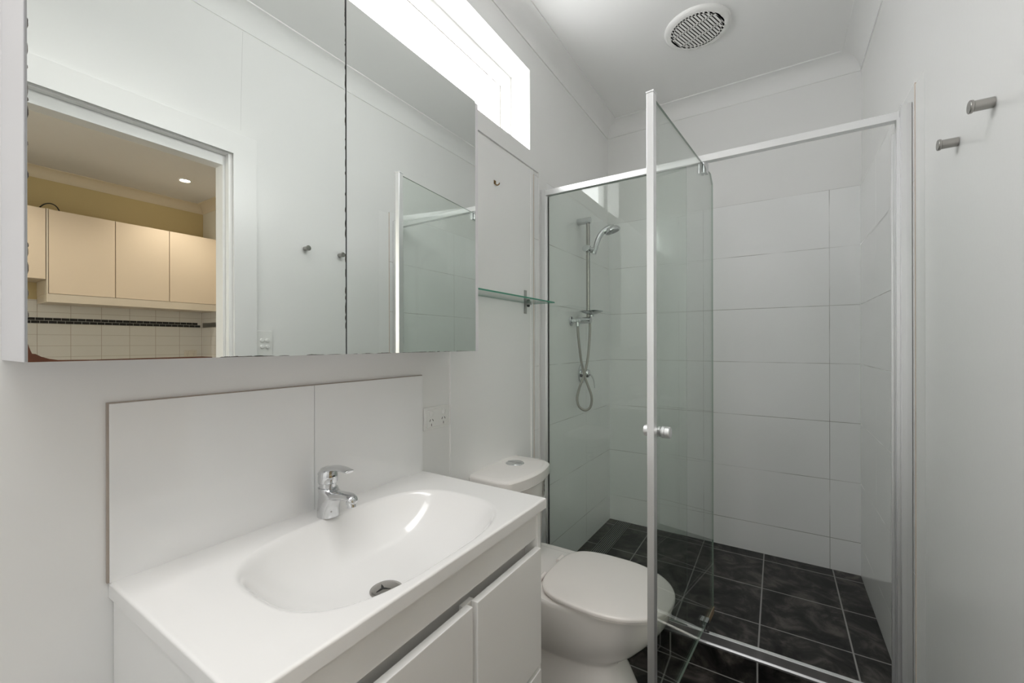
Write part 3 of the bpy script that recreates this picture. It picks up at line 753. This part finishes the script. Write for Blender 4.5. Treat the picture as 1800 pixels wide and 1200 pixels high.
# pivot door, open: runs from the stile towards the shower
A = Vector((.6520, 1.2080, 0)); B = Vector((.7215, 1.926, 0))
dd = (B - A).normalized(); nn = Vector((dd.y, -dd.x, 0)); LD = (B - A).length
def dpt(s, n, z): return A + dd * s + nn * n + Vector((0, 0, z))
def dprism(bm, poly, n0, n1, mi=0, emi=None):
    a_ = [bm.verts.new(dpt(s, n0, z)) for s, z in poly]; b_ = [bm.verts.new(dpt(s, n1, z)) for s, z in poly]
    bm.faces.new(a_[::-1]).material_index = mi; bm.faces.new(b_).material_index = mi
    for i in range(len(poly)):
        k = (i + 1) % len(poly)
        bm.faces.new((a_[i], a_[k], b_[k], b_[i])).material_index = mi if emi is None else emi
def dbox(bm, s0, s1, n0, n1, z0, z1, bev=0.0):
    b2 = bmesh.new(); box(b2, s0, s1, n0, n1, z0, z1, bev)
    for v in b2.verts: v.co = dpt(v.co.x, v.co.y, v.co.z)
    me = bpy.data.meshes.new('tmp'); b2.to_mesh(me); b2.free(); bm.from_mesh(me); bpy.data.meshes.remove(me)
ZG0, ZG1 = .060, 1.866
sp_ = (YS - A.y) / dd.y
bm = nb(); dprism(bm, [(0, ZG0), (LD - .004, ZG0), (LD, ZG0 + .006), (LD, ZG1 - .034), (LD - .035, ZG1), (0, ZG1)], -.003, .003, 0, 1)
door = obj('pivot_door', bm, [M['glass'], M['glass_edge']], t, smooth=False)
bm = nb(); dbox(bm, -.015, .010, -.010, .010, ZG0 - .006, ZG1 + .004, .0015); dbox(bm, -.016, .011, -.011, .011, ZG1 + .004, ZG1 + .009, .001); obj('door_stile', bm, M['alu'], door)
bm = nb(); dbox(bm, .0102, .0120, -.0045, .0045, ZG0 - .004, ZG1 + .002); obj('glazing_seal', bm, M['rubber'], door, smooth=False)
for zz, up in ((ZG1 - .034, 1), (ZG0 - .0005, -1)):
    bm = nb()
    dbox(bm, sp_ - .017, sp_ + .017, -.014, -.0032, zz, zz + .040 if up > 0 else zz + .030, .001); dbox(bm, sp_ - .017, sp_ + .017, .0032, .014, zz, zz + .040 if up > 0 else zz + .030, .001)
    cyl(bm, dpt(sp_, 0, zz + .036 if up > 0 else .0455), dpt(sp_, 0, ZT - .0262 if up > 0 else zz + .002), .006, n=16)
    obj('pivot_block', bm, M['chrome'], door)
bm = nb(); dbox(bm, sp_ + .035, LD + .0012, -.0050, -.0032, ZG0 - .014, ZG0 + .010); dbox(bm, sp_ + .035, LD + .0012, .0032, .0050, ZG0 - .014, ZG0 + .010); dbox(bm, sp_ + .035, LD + .0012, -.0050, .0050, ZG0 - .016, ZG0 - .0006); obj('bottom_seal', bm, M['tape'], door, smooth=False)
for s in (-1, 1):
    bm = nb(); o0 = dpt(.043, s * .0031, .9145)
    lathe(bm, o0, nn * s, [(.0145, 0), (.0145, .006), (.0105, .0075), (.0105, .0105), (.0165, .0115), (.0165, .0190), (.0140, .0200), (.0165, .0210), (.0165, .0325), (.0150, .0340), (.001, .0343)], 32)
    obj('door_knob', bm, M['alu'], door)

# ------------------------------------------------------------------ shower fittings
rx_, ry_ = .058, 2.205
xt = xl(2.2)
t = thing('shower_rail', 'chrome sliding shower rail with soap dish and steel hose on the tiled wall', 'shower rail', (xt, ry_, 1.29))
bm = nb(); cyl(bm, (rx_, ry_, 1.300), (rx_, ry_, 1.850), .0105, n=24); obj('rail', bm, M['satin'], t)
for zz in (1.857, 1.300):
    bm = nb(); cyl(bm, (xt + .0005, ry_, zz), (rx_ + .016, ry_, zz), .0190, n=28, bev=.001); obj('rail_bracket', bm, M['chrome'], t)
bm = nb(); cyl(bm, (rx_, ry_ - .001, 1.675), (rx_, ry_ - .001, 1.715), .0165, n=24, bev=.002)
cyl(bm, (rx_, ry_ - .040, 1.695), (rx_, ry_ + .004, 1.695), .0195, n=28, bev=.002)
cyl(bm, (rx_ + .0, ry_, 1.693), (rx_ + .034, ry_ + .006, 1.690), .0135, n=24, bev=.002)
cyl(bm, (rx_ + .030, ry_ + .006, 1.668), (rx_ + .042, ry_ + .012, 1.708), .0145, n=24, bev=.002)
obj('slider', bm, M['chrome'], t, angle=.8)
bm = nb(); lathe(bm, (rx_ + .018, ry_, 1.333), (0, 0, 1), [(.012, -.014), (.012, -.004), (.030, .0), (.050, .007), (.064, .0145), (.066, .0175), (.061, .0170), (.046, .010), (.010, .004), (.001, .004)], 40)
for v in bm.verts: v.co.y = ry_ + (v.co.y - ry_) * .9
obj('soap_dish', bm, M['chrome'], t)
ey = 2.112; xe = xl(ey)
bm = nb(); lathe(bm, (xe + .0003, ey, 1.293), (1, 0, 0), [(.027, 0), (.027, .003), (.022, .007), (.012, .009), (.0105, .03), (.0115, .031), (.0115, .050), (.009, .053), (.001, .053)], 32)
cyl(bm, (xe + .040, ey, 1.297), (xe + .040, ey, 1.262), .0105, n=20, bev=.001); obj('wall_elbow', bm, M['chrome'], t)
hx = xe + .040
HP = [(hx, ey, 1.268), (hx + .002, ey + .006, 1.20), (hx + .010, ey + .022, 1.08), (hx + .022, ey + .038, .995), (hx + .040, ey + .050, .935), (hx + .056, ey + .056, .885), (hx + .057, ey + .056, .845), (hx + .046, ey + .052, .815), (hx + .022, ey + .040, .804),
      (hx - .004, ey + .024, .826), (hx - .012, ey + .020, .870), (hx - .002, ey + .030, .930), (hx + .018, ey + .046, .995), (hx + .032, ey + .062, 1.08), (rx_ + .010, ry_ - .010, 1.18), (rx_ + .010, ry_, 1.25), (rx_ + .009, ry_, 1.288)]
bm = nb(); tube(bm, HP, .0068, n=14, k=8); obj('hose', bm, M['hose'], t)
# hand shower resting in the slider
t = thing('hand_shower', 'chrome hand shower resting in the slider holder of the rail', 'shower head', (rx_ + .036, ry_ + .01, 1.69))
hb = Vector((rx_ + .033, ry_ + .008, 1.672))
bm = nb(); pth = [hb, hb + Vector((.006, .006, .035)), hb + Vector((.018, .014, .080)), hb + Vector((.040, .026, .118)), hb + Vector((.068, .038, .135)), hb + Vector((.092, .048, .132))]
tube(bm, pth, lambda s: (.0125 + .005 * s, .0125 + .007 * s) if s < .75 else (.0163 + .02 * (s - .75), .0178 + .05 * (s - .75)), n=20, k=6); obj('handle', bm, M['chrome'], t, angle=1.0)
hd = hb + Vector((.090, .047, .118)); ax = Vector((.30, .13, -1)).normalized()
bm = nb(); lathe(bm, hd - ax * .028, ax, [(.014, 0), (.030, .004), (.040, .012), (.0445, .022), (.0445, .028), (.042, .030), (.001, .030)], 36); sh = obj('spray_head', bm, M['chrome'], t)
bm = nb(); lathe(bm, hd + ax * .0021, ax, [(.036, 0), (.036, .0022), (.026, .0028), (.001, .0028)], 32); obj('spray_face', bm, M['alu_dark'], sh)
# mixer on the wall
my = 2.262; xm_ = xl(my)
t = thing('shower_mixer', 'round chrome shower mixer with a hanging lever low on the tiled wall', 'tap', (xm_, my, 1.0))
bm = nb(); lathe(bm, (xm_ + .0003, my, .998), (1, 0, 0), [(.058, 0), (.058, .003), (.054, .006), (.026, .008)], 40); obj('wall_plate', bm, M['chrome'], t)
bm = nb(); lathe(bm, (xm_ + .0075, my, .998), (1, 0, -.05), [(.025, 0), (.025, .022), (.022, .034), (.012, .040), (.001, .041)], 32)
tube(bm, [(xm_ + .038, my, 1.000), (xm_ + .055, my + .006, .985), (xm_ + .066, my + .012, .955), (xm_ + .070, my + .016, .915)], lambda s: (.009 - .003 * s, .005 - .002 * s), n=12); obj('lever', bm, M['chrome'], t, angle=.9)
# linear floor drain along the left wall
t = thing('floor_drain', 'long slotted steel drain strip in the black shower floor', 'drain', (.105, 2.25, 0))
bm = nb(); box(bm, .062, .1475, 1.86, YB - .012, .0003, .0012); obj('channel', bm, M['black'], t, smooth=False)
bm = nb()
for i in range(9):
    x = .0635 + i * .0102
    box(bm, x, x + (.0030 if 0 < i < 8 else .0022), 1.861, YB - .0125, .0012, .0032)
obj('grate', bm, M['brushed'], t, smooth=False)
